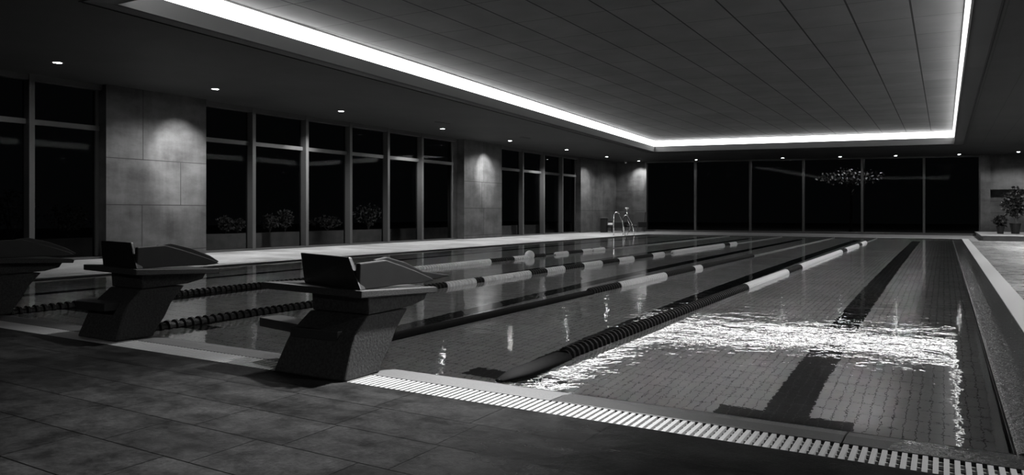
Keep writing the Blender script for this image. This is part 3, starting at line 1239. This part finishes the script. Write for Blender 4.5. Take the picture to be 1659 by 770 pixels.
# ------------------------------------------------------------------ outdoors beyond the glass
b = MB()
b.box(-60, UW - 0.35, -15, 90, -0.35, -0.15)
b.box(UW - 0.35, 40, VF + 0.7, 90, -0.35, -0.15)
struct(b.build('ground', M['ground']), 'dark ground outside the windows', 'ground')
b = MB()
b.box(-19.6, -19.0, 2.0, 40.0, -0.15, 0.40)
struct(b.build('stone_planter', M['outdoor']), 'low stone planter outside the left windows', 'planter')


def shrub(label, u, v, z, r, h, n, seed):
    rnd = random.Random(seed)
    root = empty('hedge_shrub', (u, v, z))
    tag(root, label, 'shrub', 'shrubs outside the left windows')
    b = MB()
    for k in range(6):
        a = rnd.uniform(0, 6.28)
        b.tube([(0, 0, 0.0), (math.cos(a) * 0.2, math.sin(a) * r * 0.6, h * 0.9)], [0.015, 0.006], 5)
    b.build('stem', M['bark'], root)
    b = MB()
    leaf_cloud(b, rnd, (0, 0, h * 0.55), (0.25, r, h * 0.42), n, 0.10, -0.35)
    for q in b.bm.verts:
        q.co.z = max(q.co.z, 0.03)
        q.co.y = max(-r, min(r, q.co.y))
    b.build('foliage', M['hedge'], root)


uo = -19.3
names = {365: 'shrub seen through the first pane beyond the near pillar', 385: 'shrub left of the first mullion beyond the near pillar',
         437: 'shrub seen at the left of the second pane', 462: 'taller shrub seen at the right of the second pane', 530: 'shrub seen through the third pane',
         597: 'tall thin shrub seen through the fourth pane', 110: 'shrub seen through the window left of the near pillar', 20: 'shrub outside at the left edge of the picture'}
rows = sorted([(365, 0.55, 260), (385, 0.5, 200), (437, 0.62, 260), (462, 0.78, 320), (530, 0.55, 300), (597, 1.05, 260), (110, 0.9, 350), (20, 1.3, 350)])
vv = [on_u(x, uo) for x, h_, n_ in rows]
for k, (x, hgt, n) in enumerate(rows):
    gaps = [abs(vv[k] - q) for i_, q in enumerate(vv) if i_ != k]
    shrub(names[x], uo, vv[k], 0.402, min(0.85, min(gaps) * 0.48), hgt, n, 20 + k)

# stand-in tree for the bright window patch, plus an unseen lamp added for it
root = empty('stand_in_tree', (on_v(1378, 47.0), 47.0, -0.15))
tag(root, 'added slim tree standing in for a bright patch in the far windows', 'tree')
rnd = random.Random(11)
b = MB()
b.tube([(0, 0, 0), (0.05, 0, 1.6), (0.0, 0.05, 3.2)], [0.09, 0.07, 0.03], 8)
for k in range(6):
    a = k * 1.05
    b.tube([(0.03, 0, 2.2 + 0.12 * k), (math.cos(a) * 1.0, math.sin(a) * 0.6, 3.1 + 0.1 * k)], [0.03, 0.01], 6)
b.build('trunk', M['bark'], root)
b = MB()
leaf_cloud(b, rnd, (0, 0, 3.3), (1.9, 0.8, 0.55), 420, 0.17, 0.4)
b.build('foliage', M['hedge'], root)
root = empty('added_lamp_post', (on_v(1400, 48.2), 48.2, -0.15))  # lamp post added only to light that tree, head kept out of view
tag(root, 'added lamp post with its head out of view, lighting the stand-in tree', 'lamp')
b = MB()
b.tube([(0, 0, 0), (0, 0, 6.25)], [0.06, 0.045], 10)
b.build('post', M['frame'], root)
b = MB()
b.lathe_z([(0.05, 6.2), (0.3, 6.24), (0.3, 6.3), (0.1, 6.4)], n=20)
b.build('shade', M['pot'], root)
b = MB()
b.lathe_z([(0.1, 6.10), (0.12, 6.19), (0.04, 6.21)], n=16)
b.build('bulb', M['lens'], root)
ld = bpy.data.lights.new('lamp', 'POINT')
ld.energy = 500
ld.shadow_soft_size = 0.1
lo = bpy.data.objects.new('lamp', ld)
COL.objects.link(lo)
lo.parent = root
lo.location = (0, -0.15, 6.0)
